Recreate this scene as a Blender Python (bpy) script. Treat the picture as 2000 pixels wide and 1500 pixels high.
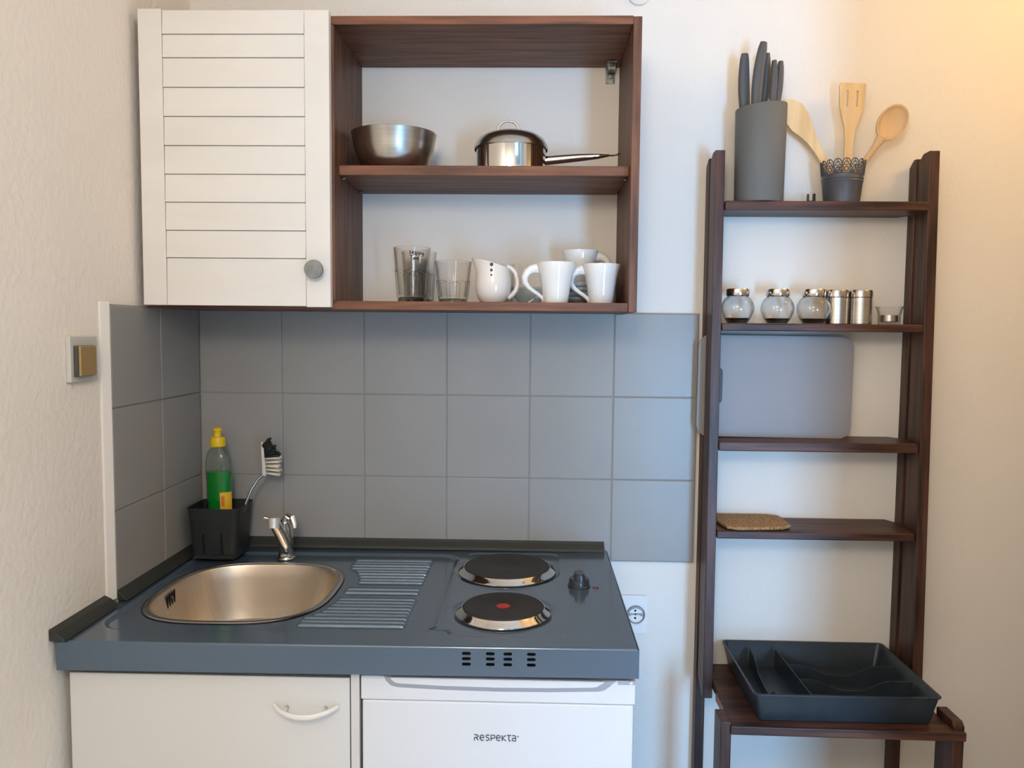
import bpy, bmesh, math, random
from mathutils import Matrix, Vector
random.seed(7)
for o in list(bpy.data.objects): bpy.data.objects.remove(o)
S = bpy.context.scene
COL = S.collection
PI = math.pi

# ------------------------------------------------------------ camera
cam_d = bpy.data.cameras.new('camera'); cam = bpy.data.objects.new('camera', cam_d); COL.objects.link(cam)
cam_d.sensor_fit = 'HORIZONTAL'; cam_d.sensor_width = 36; cam_d.lens = 36*1553.54/2000; cam_d.clip_start = .02
F = Vector((-.0270661, .99725731, -.068886)); R_ = Vector((.99957394, .02775333, .00903863)); U = Vector((-.01092565, .06861201, .99758359))
M = Matrix((R_, U, -F)).transposed().to_4x4(); M.translation = Vector((.80858, -1.90435, 1.41005))
cam.matrix_world = M
S.camera = cam
# ------------------------------------------------------------ colour management, world, lights
vs = S.view_settings; vs.view_transform = 'Standard'; vs.look = 'None'; vs.gamma = 1; vs.use_curve_mapping = False
vs.exposure = -.38
W = bpy.data.worlds.new('world'); S.world = W; W.use_nodes = True
W.node_tree.nodes['Background'].inputs[0].default_value = (.55, .72, 1, 1); W.node_tree.nodes['Background'].inputs[1].default_value = .3
def area(name, loc, aim, sx, sy, power, col):
    l = bpy.data.lights.new(name, 'AREA'); l.shape = 'RECTANGLE'; l.size = sx; l.size_y = sy; l.energy = power; l.color = col
    o = bpy.data.objects.new(name, l); COL.objects.link(o); o.location = loc
    o.rotation_euler = (Vector(aim)-Vector(loc)).to_track_quat('-Z', 'Y').to_euler(); return o
def point(name, loc, r, power, col):
    l = bpy.data.lights.new(name, 'POINT'); l.shadow_soft_size = r; l.energy = power; l.color = col
    o = bpy.data.objects.new(name, l); COL.objects.link(o); o.location = loc; return o
area('window_daylight', (2.05, -4.0, .75), (1.2, 0, .3), .5, 1.3, 140, (.27, .58, 1))
point('room_fill_light', (.66, -2.2, 1.98), .17, 52, (1, .885, .765))  # added unseen fill light, in place of warm room bounce
point('wall_lamp_bulb', (2.19, -.50, 2.32), .06, 8.6, (1, .60, .20))

# ------------------------------------------------------------ materials
def mat(name, col, rough=.5, metal=0, spec=.5, coat=0, trans=0, ior=1.45, emit=None, alpha=1):
    m = bpy.data.materials.new(name); m.use_nodes = True; b = m.node_tree.nodes['Principled BSDF']
    b.inputs['Base Color'].default_value = (*col, 1); b.inputs['Roughness'].default_value = rough; b.inputs['Metallic'].default_value = metal
    b.inputs['Specular IOR Level'].default_value = spec; b.inputs['Coat Weight'].default_value = coat; b.inputs['Coat Roughness'].default_value = .08
    b.inputs['Transmission Weight'].default_value = trans; b.inputs['IOR'].default_value = ior
    return m
def N(m, t, **k):
    n = m.node_tree.nodes.new(t)
    for a, v in k.items(): setattr(n, a, v)
    return n
def L(m, a, b): m.node_tree.links.new(a, b)
def noise_mix(m, c1, c2, scale, detail=4, mapscale=(1, 1, 1), lo=.35, hi=.65, bump=0, bscale=None, rough=None, dist=.002):
    b = m.node_tree.nodes['Principled BSDF']
    tc = N(m, 'ShaderNodeTexCoord'); mp = N(m, 'ShaderNodeMapping'); mp.inputs['Scale'].default_value = mapscale
    L(m, tc.outputs['Object'], mp.inputs['Vector'])
    n = N(m, 'ShaderNodeTexNoise'); n.inputs['Scale'].default_value = scale; n.inputs['Detail'].default_value = detail
    L(m, mp.outputs[0], n.inputs['Vector'])
    r = N(m, 'ShaderNodeValToRGB'); r.color_ramp.elements[0].position = lo; r.color_ramp.elements[1].position = hi
    r.color_ramp.elements[0].color = (*c1, 1); r.color_ramp.elements[1].color = (*c2, 1)
    L(m, n.outputs[0], r.inputs[0]); L(m, r.outputs[0], b.inputs['Base Color'])
    if bump:
        n2 = n
        if bscale:
            n2 = N(m, 'ShaderNodeTexNoise'); n2.inputs['Scale'].default_value = bscale; n2.inputs['Detail'].default_value = 3
            L(m, tc.outputs['Object'], n2.inputs['Vector'])
        bp = N(m, 'ShaderNodeBump'); bp.inputs['Strength'].default_value = bump; bp.inputs['Distance'].default_value = dist
        L(m, n2.outputs[0], bp.inputs['Height']); L(m, bp.outputs[0], b.inputs['Normal'])
    return m
plaster_l = noise_mix(mat('peach_plaster', (.86, .79, .7), .9, spec=.2), (.83, .775, .69), (.87, .81, .73), 3, bump=.45, bscale=75, dist=.004)
plaster = noise_mix(mat('white_plaster', (.8, .76, .7), .9, spec=.2), (.77, .735, .68), (.81, .775, .72), 3, bump=.35, bscale=95, dist=.003)
plaster_smooth = noise_mix(mat('smooth_plaster', (.8, .76, .7), .85, spec=.2), (.755, .725, .675), (.785, .755, .705), 2.5, bump=.3, bscale=100, dist=.003)
ceil_m = mat('ceiling_white', (.82, .8, .77), .9)
floor_m = noise_mix(mat('floor_tile', (.5, .5, .5), .5), (.68, .69, .70), (.76, .77, .78), 6)
tile_m = noise_mix(mat('grey_tile_paint', (.3, .295, .285), .32, spec=.35), (.285, .28, .268), (.31, .305, .292), 4, bump=.08, bscale=60, dist=.001)
grout_m = mat('grout', (.25, .245, .235), .8)
grout_w = mat('white_grout', (.74, .71, .66), .8)
def wood(name, c1, c2, axis, rough=.5, scale=9, spec=.4, coat=0):
    ms = {'x': (1.6, 22, 22), 'y': (22, 1.6, 22), 'z': (22, 22, 1.6)}[axis]
    return noise_mix(mat(name, c1, rough, spec=spec, coat=coat), c1, c2, scale/3, detail=8, mapscale=ms, lo=.36, hi=.66, bump=.3, dist=.001)
cab_x = wood('cabinet_stain_x', (.085, .034, .019), (.225, .090, .046), 'x')
cab_z = wood('cabinet_stain_z', (.075, .034, .020), (.19, .082, .046), 'z')
lad_x = wood('ladder_stain_x', (.028, .013, .010), (.115, .048, .030), 'x', rough=.42)
lad_z = wood('ladder_stain_z', (.026, .013, .010), (.095, .042, .028), 'z', rough=.42)
lad_cut = wood('ladder_raw_edge', (.25, .10, .05), (.38, .18, .1), 'y')
door_m = noise_mix(mat('white_paint_wood', (.76, .74, .70), .55, spec=.3), (.74, .72, .68), (.78, .76, .725), 3, detail=6, mapscale=(1, 4, 4), bump=.15, bscale=40, dist=.001)
cabwhite = mat('white_laminate', (.70, .69, .66), .38)
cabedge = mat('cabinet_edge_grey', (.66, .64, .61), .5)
fridge_m = mat('fridge_enamel', (.72, .725, .74), .35)
fridge_g = mat('fridge_grey_shade', (.42, .42, .46), .45)  # grey stands in for shade on the white fridge
enamel = mat('anthracite_enamel', (.120, .172, .235), .18, metal=.52, spec=.6, coat=.25)
rimm = mat('black_green_strip', (.030, .034, .030), .45)
steel = noise_mix(mat('brushed_steel', (.6, .57, .53), .27, metal=1), (.52, .49, .45), (.60, .57, .53), 5, mapscale=(1, 1, 30))
sinksteel = noise_mix(mat('sink_steel', (.62, .52, .42), .42, metal=1), (.60, .53, .44), (.66, .585, .49), 4, mapscale=(1, 30, 1))
chrome = mat('chrome', (.75, .73, .70), .08, metal=1)
chromed = mat('dull_chrome', (.5, .49, .47), .22, metal=1)
iron = noise_mix(mat('hotplate_iron', (.022, .019, .018), .55), (.017, .015, .015), (.027, .023, .022), 60)
redm = mat('red_mark', (.42, .03, .025), .5)
ledm = mat('red_lens', (.12, .006, .02), .3)
knobm = mat('grey_plastic_gloss', (.022, .029, .038), .3, coat=.3)
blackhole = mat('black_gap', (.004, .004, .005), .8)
def thin_glass(name, centre, edge, power=1.0):
    m = bpy.data.materials.new(name); m.use_nodes = True; nt = m.node_tree
    for n in list(nt.nodes): nt.nodes.remove(n)
    out = N(m, 'ShaderNodeOutputMaterial'); mix = N(m, 'ShaderNodeMixShader'); tr_ = N(m, 'ShaderNodeBsdfTransparent'); gl = N(m, 'ShaderNodeBsdfGlossy')
    gl.inputs['Roughness'].default_value = .04; lw = N(m, 'ShaderNodeLayerWeight'); lw.inputs['Blend'].default_value = .5
    rp = N(m, 'ShaderNodeValToRGB'); e = rp.color_ramp.elements; e[0].color = (*centre, 1); e[1].color = (*edge, 1); e[0].position = .66; e[1].position = 1
    rf = N(m, 'ShaderNodeValToRGB'); e = rf.color_ramp.elements; e[0].color = (.02, .02, .02, 1); e[1].color = (.6, .6, .6, 1); e[0].position = .35; e[1].position = 1
    L(m, lw.outputs['Facing'], rp.inputs[0]); L(m, lw.outputs['Facing'], rf.inputs[0]); L(m, rp.outputs[0], tr_.inputs['Color'])
    L(m, rf.outputs[0], mix.inputs[0]); L(m, tr_.outputs[0], mix.inputs[1]); L(m, gl.outputs[0], mix.inputs[2]); L(m, mix.outputs[0], out.inputs[0])
    return m
glass = thin_glass('clear_glass', (.985, .985, .98), (.22, .24, .22))
glassthin = thin_glass('greenish_glass', (.90, .94, .96), (.50, .57, .60))
porc = mat('white_porcelain', (.80, .79, .76), .12, coat=.5)
porc_c = mat('cream_porcelain', (.80, .74, .68), .14, coat=.5)
porc_b = mat('cool_porcelain', (.62, .66, .66), .12, coat=.5)
blackp = mat('black_print', (.012, .011, .012), .4)
greyprint = mat('grey_print', (.055, .06, .07), .5)
kniferub = mat('knife_block_grey', (.125, .125, .115), .6)
knifeh = mat('knife_handle_grey', (.075, .078, .082), .45)
zinc = mat('zinc_paint', (.085, .085, .092), .45, metal=.2)
bamboo = noise_mix(mat('bamboo', (.7, .45, .2), .5), (.62, .42, .20), (.74, .54, .29), 3, mapscale=(14, 14, 1.5))
beech = noise_mix(mat('beech', (.6, .36, .18), .55), (.56, .38, .21), (.64, .45, .26), 3, mapscale=(12, 12, 2))
boardm = mat('grey_board_plastic', (.245, .24, .25), .45)
traym = noise_mix(mat('tray_plastic', (.02, .028, .036), .38), (.018, .026, .033), (.024, .033, .042), 30)
traydark = 0
caddym = mat('caddy_plastic', (.022, .025, .026), .42)
yellow = mat('yellow_cap', (.75, .50, .01), .4)
labelm = mat('yellow_label', (.72, .45, .02), .5)
labelo = mat('orange_print', (.65, .16, .02), .5)
liquid = mat('green_liquid', (.01, .34, .04), .12, trans=.35, ior=1.33)
bottlep = thin_glass('clear_bottle_plastic', (.93, .95, .93), (.55, .62, .56))
brist_w = mat('white_bristles', (.72, .66, .54), .7)
brist_b = mat('black_bristles', (.012, .013, .015), .7)
swplate = mat('switch_plate', (.55, .54, .49), .45)
swgold = mat('switch_gold', (.42, .28, .11), .35, metal=.35)
swblack = mat('switch_dark_edge', (.04, .035, .03), .4)
sockm = mat('socket_white', (.77, .76, .74), .35)
sockg = mat('socket_shade', (.42, .43, .45), .5)
cork = noise_mix(mat('woven_jute', (.35, .2, .1), .85), (.22, .115, .045), (.48, .29, .14), 220, detail=2, bump=.9, bscale=260, dist=.004)
knobgrey = noise_mix(mat('door_knob_grey', (.22, .23, .22), .5), (.20, .21, .205), (.27, .28, .275), 70)
bracketm = noise_mix(mat('galvanised_bracket', (.4, .42, .4), .45, metal=.7), (.10, .12, .11), (.42, .44, .42), 60)

# ------------------------------------------------------------ geometry helpers
class MB:
    def __init__(s): s.v = []; s.f = []; s.sm = []
    def add(s, vs_, fs, smooth=False):
        n = len(s.v); s.v += [tuple(v) for v in vs_]; s.f += [tuple(i+n for i in f) for f in fs]; s.sm += [smooth]*len(fs); return s
    def box(s, x0, x1, y0, y1, z0, z1):
        return s.hexa([(x0, y0, z0), (x1, y0, z0), (x1, y1, z0), (x0, y1, z0)], [(x0, y0, z1), (x1, y0, z1), (x1, y1, z1), (x0, y1, z1)])
    def hexa(s, b, t):
        return s.add(list(b)+list(t), [(3, 2, 1, 0), (4, 5, 6, 7), (0, 1, 5, 4), (1, 2, 6, 5), (2, 3, 7, 6), (3, 0, 4, 7)])
    def loft(s, rings, closed=True, cap0=True, cap1=True, smooth=True):
        n = len(rings[0]); vs_ = [v for r in rings for v in r]; fs = []
        for i in range(len(rings)-1):
            for j in range(n if closed else n-1):
                k = (j+1) % n; fs.append((i*n+j, i*n+k, (i+1)*n+k, (i+1)*n+j))
        s.add(vs_, fs, smooth)
        if cap0: s.add(rings[0], [tuple(range(n-1, -1, -1))])
        if cap1: s.add(rings[-1], [tuple(range(n))])
        return s
    def lathe(s, prof, c=(0, 0, 0), seg=48, sx=1, sy=1, smooth=True, cap0=False, cap1=False, mod=None):
        rings = []
        for q, (r, z) in enumerate(prof):
            rings.append([(c[0]+r*(mod(q, a) if mod else 1)*sx*math.cos(a), c[1]+r*(mod(q, a) if mod else 1)*sy*math.sin(a), c[2]+z) for a in (2*PI*j/seg for j in range(seg))])
        return s.loft(rings, True, cap0, cap1, smooth)
    def tube(s, pts, r, seg=10, sx=None, up=None, smooth=True, cap=True):
        pts = [Vector(p) for p in pts]; rs = r if isinstance(r, (list, tuple)) else [r]*len(pts); rings = []; prev = Vector(up) if up else None
        for i, p in enumerate(pts):
            t = (pts[min(i+1, len(pts)-1)]-pts[max(i-1, 0)]).normalized()
            a = prev if prev is not None else (Vector((0, 0, 1)) if abs(t.z) < .9 else Vector((1, 0, 0)))
            n = (a-t*a.dot(t)).normalized(); b = t.cross(n)
            if up is None: prev = n
            rr = rs[i]; ra, rb = rr if isinstance(rr, (tuple, list)) else (rr, rr)
            rings.append([tuple(p+n*ra*math.cos(2*PI*j/seg)+b*rb*math.sin(2*PI*j/seg)) for j in range(seg)])
        return s.loft(rings, True, cap, cap, smooth)
    def prism(s, poly, axis, a, b, smooth=False):
        f = {'x': lambda p, q: (q, p[0], p[1]), 'y': lambda p, q: (p[0], q, p[1]), 'z': lambda p, q: (p[0], p[1], q)}[axis]
        return s.loft([[f(p, a) for p in poly], [f(p, b) for p in poly]], smooth=smooth)
    def torus(s, c, R, r, seg=48, sub=10, axis='z', a0=0, a1=2*PI):
        pts = []
        for i in range(seg+1):
            a = a0+(a1-a0)*i/seg; p = (R*math.cos(a), R*math.sin(a))
            pts.append({'z': (c[0]+p[0], c[1]+p[1], c[2]), 'y': (c[0]+p[0], c[1], c[2]+p[1]), 'x': (c[0], c[1]+p[0], c[2]+p[1])}[axis])
        if abs(a1-a0-2*PI) < 1e-6:
            rings = []
            for i in range(seg):
                a = 2*PI*i/seg; ring = []
                for j in range(sub):
                    b = 2*PI*j/sub; q = R+r*math.cos(b); h = r*math.sin(b); P = (q*math.cos(a), q*math.sin(a))
                    ring.append({'z': (c[0]+P[0], c[1]+P[1], c[2]+h), 'y': (c[0]+P[0], c[1]+h, c[2]+P[1]), 'x': (c[0]+h, c[1]+P[0], c[2]+P[1])}[axis])
                rings.append(ring)
            rings.append(rings[0]); return s.loft(rings, True, False, False)
        return s.tube(pts, r, sub)
    def xf(s, Mx):
        s.v = [tuple(Mx @ Vector(v)) for v in s.v]; return s
ORG = {}
def build(name, mb, m, parent=None, bevel=0, bseg=2, weld=True, sharp=33):
    me = bpy.data.meshes.new(name); off = Vector(ORG.get(parent.name, (0, 0, 0))) if parent else Vector((0, 0, 0))
    me.from_pydata([tuple(Vector(v)-off) for v in mb.v], [], mb.f)
    for p, sm in zip(me.polygons, mb.sm): p.use_smooth = sm
    bm = bmesh.new(); bm.from_mesh(me)
    if weld: bmesh.ops.remove_doubles(bm, verts=bm.verts, dist=1e-6)
    bmesh.ops.recalc_face_normals(bm, faces=bm.faces)
    for e in bm.edges:
        if len(e.link_faces) == 2 and e.calc_face_angle(0) > math.radians(sharp): e.smooth = False
    bm.to_mesh(me); bm.free()
    me.materials.append(m)
    o = bpy.data.objects.new(name, me); COL.objects.link(o)
    if parent: o.parent = parent; ORG[o.name] = tuple(off)
    if bevel:
        b = o.modifiers.new('bevel', 'BEVEL'); b.width = bevel; b.segments = bseg; b.limit_method = 'ANGLE'; b.angle_limit = math.radians(40)
    return o
def tag(o, label, cat, group=None):
    o['label'] = label; o['category'] = cat
    if group: o['group'] = group
    return o
def struct(o): o['kind'] = 'structure'; return o
def thing(name, org, label, cat, group=None):
    o = bpy.data.objects.new(name, None); COL.objects.link(o); o.location = org; o.empty_display_size = .05; ORG[o.name] = tuple(org)
    return tag(o, label, cat, group)
def single(name, org, mb, m, label, cat, group=None, **k):
    mb.v = [tuple(Vector(v)-Vector(org)) for v in mb.v]
    o = build(name, mb, m, **k); o.location = org; return tag(o, label, cat, group)
def copy_tree(root, loc, label, org=None):
    r = root.copy(); COL.objects.link(r); r.location = loc; r['label'] = label
    for ch in root.children:
        c = ch.copy(); COL.objects.link(c); c.parent = r
        for g in ch.children:
            d = g.copy(); COL.objects.link(d); d.parent = c
    return r
def rrect(w, h, r, n=8, cx=0, cy=0):
    out = []
    for (sx, sy, a0) in ((1, 1, 0), (-1, 1, PI/2), (-1, -1, PI), (1, -1, 1.5*PI)):
        for i in range(n+1):
            a = a0+PI/2*i/n; out.append((cx+sx*(w/2-r)+r*math.cos(a), cy+sy*(h/2-r)+r*math.sin(a)))
    return out
def circ(r, n=32, cx=0, cy=0, sx=1, sy=1): return [(cx+r*sx*math.cos(2*PI*i/n), cy+r*sy*math.sin(2*PI*i/n)) for i in range(n)]
def plate(outer, holes, thick, Mx, bevel=0):
    """flat board with holes, from a filled 2D outline; outline in XY, thickness in Z (centred)"""
    cu = bpy.data.curves.new('outline', 'CURVE'); cu.dimensions = '2D'; cu.fill_mode = 'BOTH'; cu.extrude = thick/2-bevel; cu.bevel_depth = bevel; cu.bevel_resolution = 2
    if bevel: cu.offset = -bevel
    for pl in [outer]+list(holes):
        sp = cu.splines.new('POLY'); sp.points.add(len(pl)-1); sp.use_cyclic_u = True
        for p, q in zip(sp.points, pl): p.co = (q[0], q[1], 0, 1)
    ob = bpy.data.objects.new('outline', cu); COL.objects.link(ob); dg = bpy.context.evaluated_depsgraph_get(); dg.update()
    me = bpy.data.meshes.new_from_object(ob.evaluated_get(dg)); mb = MB()
    mb.add([Mx @ v.co for v in me.vertices], [tuple(p.vertices) for p in me.polygons])
    bpy.data.objects.remove(ob); bpy.data.curves.remove(cu); bpy.data.meshes.remove(me)
    return mb
XZ = lambda y: Matrix(((1, 0, 0, 0), (0, 0, -1, y), (0, 1, 0, 0), (0, 0, 0, 1)))   # outline x,y -> world x,z at depth y

# ------------------------------------------------------------ room shell
XL = -.012; YB = .008
struct(build('wall_back', MB().box(XL-.1, 2.4, YB, YB+.1, 0, 2.65), plaster_smooth))
struct(build('wall_left', MB().box(XL-.1, XL, -5.1, YB, 0, 2.65), plaster_l))
struct(build('wall_right', MB().box(2.3, 2.4, -.8, YB, 0, 2.65), plaster))
struct(build('wall_partition', MB().box(1.61, 3.3, -.9, -.8, 0, 2.65), plaster))
hw = MB().box(XL, 1.58, -2.86, -2.76, 0, 2.65).box(1.58, 2.45, -2.86, -2.76, 2.15, 2.65).box(2.45, 3.2, -2.86, -2.76, 0, 2.65)  # added unseen wall; its edge dims the daylight towards the left
struct(build('wall_daylight_blocker', hw, plaster))
struct(build('wall_side', MB().box(3.2, 3.3, -5.1, -.9, 0, 2.65), plaster))
struct(build('floor', MB().box(XL-.1, 3.3, -5.1, YB+.1, -.1, 0), floor_m))
struct(build('ceiling', MB().box(XL-.1, 3.3, -5.1, YB+.1, 2.65, 2.75), ceil_m))
fm = MB()   # the wall behind the viewer with its tall window opening
fm.box(XL-.1, 1.78, -5.1, -5.0, 0, 2.65).box(2.42, 3.3, -5.1, -5.0, 0, 2.65).box(1.78, 2.42, -5.1, -5.0, 0, .12).box(1.78, 2.42, -5.1, -5.0, 2.1, 2.65)
struct(build('wall_front', fm, plaster))
wf = MB().box(1.78, 1.83, -5.08, -5.0, .12, 2.1).box(2.37, 2.42, -5.08, -5.0, .12, 2.1).box(1.83, 2.37, -5.08, -5.0, .12, .18).box(1.83, 2.37, -5.08, -5.0, 2.04, 2.1).box(1.83, 2.37, -5.07, -5.01, 1.05, 1.1)
struct(build('window_1', wf, cabwhite, bevel=.004))

# ------------------------------------------------------------ tiled splashback
def tiles(name, place, cols, rows, t):
    mb = MB(); g = .0022
    for i, (a0, a1) in enumerate(cols):
        for (z0, z1) in rows:
            p, q = place(a0+g/2, a1-g/2); e = .0015; c = t-.0018
            mb.hexa(*place_box(p, q, z0+g/2, z1-g/2, name, c, t, e))
    return mb
def place_box(a, b, z0, z1, side, c, t, e):
    if side == 'back':
        return ([(a, YB-.001, z0), (b, YB-.001, z0), (b, YB-.001, z1), (a, YB-.001, z1)], [(a, YB-t, z0), (b, YB-t, z0), (b, YB-t, z1), (a, YB-t, z1)])
    return ([(XL+.001, a, z0), (XL+.001, b, z0), (XL+.001, b, z1), (XL+.001, a, z1)], [(XL+t, a, z0), (XL+t, b, z0), (XL+t, b, z1), (XL+t, a, z1)])
rows = [(1.25, 1.45), (1.05, 1.25), (.85, 1.05)]
tb = struct(build('splashback_tiles_back', tiles('back', lambda a, b: (a, b), [(.2*i, .2*i+.2) for i in range(6)], rows, .009), tile_m, bevel=.0016))
struct(build('grout', MB().box(0, 1.2, YB-.0075, YB, .85, 1.4505), grout_m, tb))
struct(build('grout_top_line', MB().box(.6, .86, YB-.0095, YB-.004, 1.4495, 1.4525), grout_w, tb))
tl = struct(build('splashback_tiles_left', tiles('left', lambda a, b: (a, b), [(-.2, -.001), (-.405, -.2)], rows, .0125), tile_m, bevel=.0016))
struct(build('grout', MB().box(XL, XL+.0105, -.404, 0, .85, 1.4505), grout_m, tl))
struct(build('trim_1', MB().prism([(XL, -.425), (XL+.004, -.423), (XL+.0128, -.4065), (XL+.0105, -.4045), (XL, -.4045)], 'z', .878, 1.4555), grout_w, bevel=.001))

# ------------------------------------------------------------ wall cabinet with open shelves
cab = thing('wall_cabinet', (.5, 0, 1.4465), 'wall cabinet of dark stained wood with one white slatted door and an open shelf bay', 'wall cabinet')
yf = -.26; yb = .0075
def bd(name, x0, x1, y0, y1, z0, z1, m, parent=cab, bev=.0012): return build(name, MB().box(x0, x1, y0, y1, z0, z1), m, parent, bevel=bev)
bd('side_panel', .3785, .3965, yf, yb, 1.4655, 2.021, cab_z)
bd('side_panel', 1.0012, 1.0185, yf, yb, 1.4465, 2.037, cab_z)
bd('side_panel', .0052, .0232, yf, -.0015, 1.4655, 2.04, cab_z)
bd('top_panel', .3785, 1.001, yf, yb, 2.0215, 2.0385, cab_x)
bd('top_panel', .0052, .378, yf, -.0015, 2.023, 2.04, cab_x)
bd('bottom_panel', .0052, 1.001, yf+.003, -.0015, 1.4475, 1.4655, cab_x)
bd('shelf', .397, 1.0008, -.2256, yb, 1.7281, 1.7485, cab_x)
for sx, xx in ((1, .397), (-1, 1.0008)):
    for yy in (-.2, -.03):
        m_ = MB().tube([(xx, yy, 1.7255), (xx+sx*.007, yy, 1.7255)], .0026, 10)
        build('shelf_pin', m_, bracketm, cab)
# door: stiles and overlapping slats
dr = build('door', MB().box(.0235, .378, -.2625, -.261, 1.4565, 2.03), door_m, cab)
build('door_stile', MB().box(.0045, .0525, -.2805, -.2625, 1.453, 2.0455), door_m, dr, bevel=.0012)
build('door_stile', MB().box(.3418, .3918, -.2805, -.2625, 1.4512, 2.0425), door_m, dr, bevel=.0012)
zl = [2.044, 1.9961, 1.95, 1.8916, 1.834, 1.7761, 1.7189, 1.6625, 1.6057, 1.5498, 1.4525]
sl = MB()
for i in range(10):
    z1, z0 = zl[i]-.0005, zl[i+1]+.0005
    sl.prism([(-.2625, z0), (-.2625, z1), (-.2775, z1), (-.2800, z0)], 'x', .0532, .3411)
build('slats', sl, door_m, dr, bevel=.0009)
kn = MB().lathe([(.0001, 0), (.008, 0), (.0075, .010), (.0185, .016), (.0192, .021), (.0185, .0245), (.0155, .0255), (.0001, .0245)], seg=40)
kn.xf(Matrix.Translation((.3629, -.2805, 1.5268)) @ Matrix.Rotation(PI/2, 4, 'X'))
build('knob', kn, knobgrey, dr)
br = MB().box(.9695, .9905, .0055, .0078, 1.984, 2.021).box(.9695, .9905, -.045, -.001, 2.0185, 2.0208)
br.tube([(.981, -.03, 2.0185), (.981, -.03, 2.012)], .006, 14).tube([(.98, .006, 2.0), (.98, -.001, 2.0)], .005, 12).box(.972, .989, -.03, .006, 2.006, 2.0185)
build('wall_bracket', br, bracketm, cab, bevel=.0008)

# ------------------------------------------------------------ steel bowl, saucepan
ZS = 1.7487
bw = MB().lathe([(.0001, 0), (.050, 0), (.062, .005), (.0755, .020), (.0865, .048), (.0925, .083), (.0935, .0845), (.0925, .0848), (.091, .083), (.085, .048), (.074, .0215), (.060, .0068), (.0001, .0015)], c=(.4965, -.132, ZS), seg=72)
single('mixing_bowl', (.4965, -.132, ZS), bw, steel, 'brushed stainless steel mixing bowl at the left of the upper cabinet shelf', 'bowl')
px, py = .7535, -.125
pan = thing('saucepan', (px, py, ZS), 'steel saucepan with domed lid and long handle on the upper cabinet shelf', 'saucepan')
build('pot_body', MB().lathe([(.0001, 0), (.072, 0), (.0758, .004), (.0765, .055), (.0785, .058), (.0775, .0595), (.0745, .057), (.0738, .005), (.0001, .003)], c=(px, py, ZS), seg=72), chrome, pan)
ld = build('lid', MB().lathe([(.0800, .052), (.0815, .0545), (.0795, .064), (.072, .076), (.058, .085), (.04, .0905), (.02, .093), (.0001, .0935), (.0001, .0915), (.04, .0885), (.07, .073), (.078, .0605)], c=(px, py, ZS), seg=72), chromed, pan)
build('lid_handle', MB().torus((px-.006, py, ZS+.0915), .0245, .0022, 28, 10, 'y', 0, PI), chromed, ld)
hd = MB().tube([(px+.0745, py+.004, ZS+.032), (px+.10, py+.004, ZS+.0345), (px+.15, py+.006, ZS+.0395), (px+.19, py+.008, ZS+.0425), (px+.212, py+.009, ZS+.0445), (px+.219, py+.01, ZS+.0455)], [(.0095, .008), (.0095, .008), (.0085, .009), (.006, .0095), (.003, .007), (.0018, .004)], 14)
hh = build('handle', hd, chrome, pan)
build('hanging_loop', MB().tube([(px+.217, py+.005, ZS+.0448), (px+.226, py+.003, ZS+.0455), (px+.236, py+.004, ZS+.0475), (px+.2405, py+.009, ZS+.0478), (px+.236, py+.015, ZS+.0475), (px+.226, py+.017, ZS+.046), (px+.217, py+.014, ZS+.0452)], .0015, 8), chrome, hh)

# ------------------------------------------------------------ glasses, jug and cups on the lower cabinet shelf
ZB = 1.4657
glass_foot = thin_glass('thick_shaded_glass', (.52, .57, .54), (.12, .14, .13))
def tumbler(name, c, r0, r1, h, step, label, group=None, seg=50):
    t = thing(name, c, label, 'drinking glass', group); th = .0022; ns = 10
    def mod(q, a):
        w = 2*PI/ns; d = (a % w)-w/2
        return (math.cos(PI/ns)/math.cos(d)*1.045) if q in (0, 1, 2) else (1.012 if q == 3 else 1)
    rs = r0+(r1-r0)*step*.9
    outer = [(r0*.97, h*.02), (r0, h*.06), (rs*1.01, h*step*.94), (rs+.0012, h*step), (rs+.0006, h*(step+.03)), (r1, h)]
    gw = MB().lathe(outer, c=c, seg=100, mod=mod)
    for k in range(ns):
        a = 2*PI*k/ns; gw.tube([(c[0]+r*math.cos(a), c[1]+r*math.sin(a), c[2]+z) for r, z in ((r0*1.03, h*.07), (rs*1.03, h*step*.93), (rs+.0006, h*step))], [.0008, .0009, .0005], 6)
        a2 = a+PI/ns; gw.tube([(c[0]+r*math.cos(b), c[1]+r*math.sin(b), c[2]+z) for b, r, z in ((a, rs*1.03, h*step*.94), ((a+a2)/2, rs*1.01, h*step*1.01), (a2, rs*1.005, h*step*1.03), ((a2+a2+PI/ns)/2, rs*1.01, h*step*1.01), (a2+PI/ns, rs*1.03, h*step*.94))], .0006, 6)
    build('glass_wall', gw, glass, t, sharp=8)
    build('glass_lining', MB().lathe([(r1, h), (r1-th*.5, h+.0008), (r1-th, h-.0005), (rs-th, h*(step+.02)), (rs-th*1.4, h*step*.9), (r0-th*1.3, h*.14)], c=c, seg=64), glass, t)
    build('glass_foot', MB().lathe([(.0001, 0), (r0*.90, 0), (r0*.96, h*.02), (r0*.955, h*.055), (r0*.90, h*.095), (.0001, h*.10)], c=c, seg=64), glass_foot, t)
    return t
g1 = tumbler('tumbler', (.5415, -.165, ZB), .0315, .0402, .118, .58, 'tall clear tumbler with dark lettering at the left end of the lower cabinet shelf')
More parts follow.
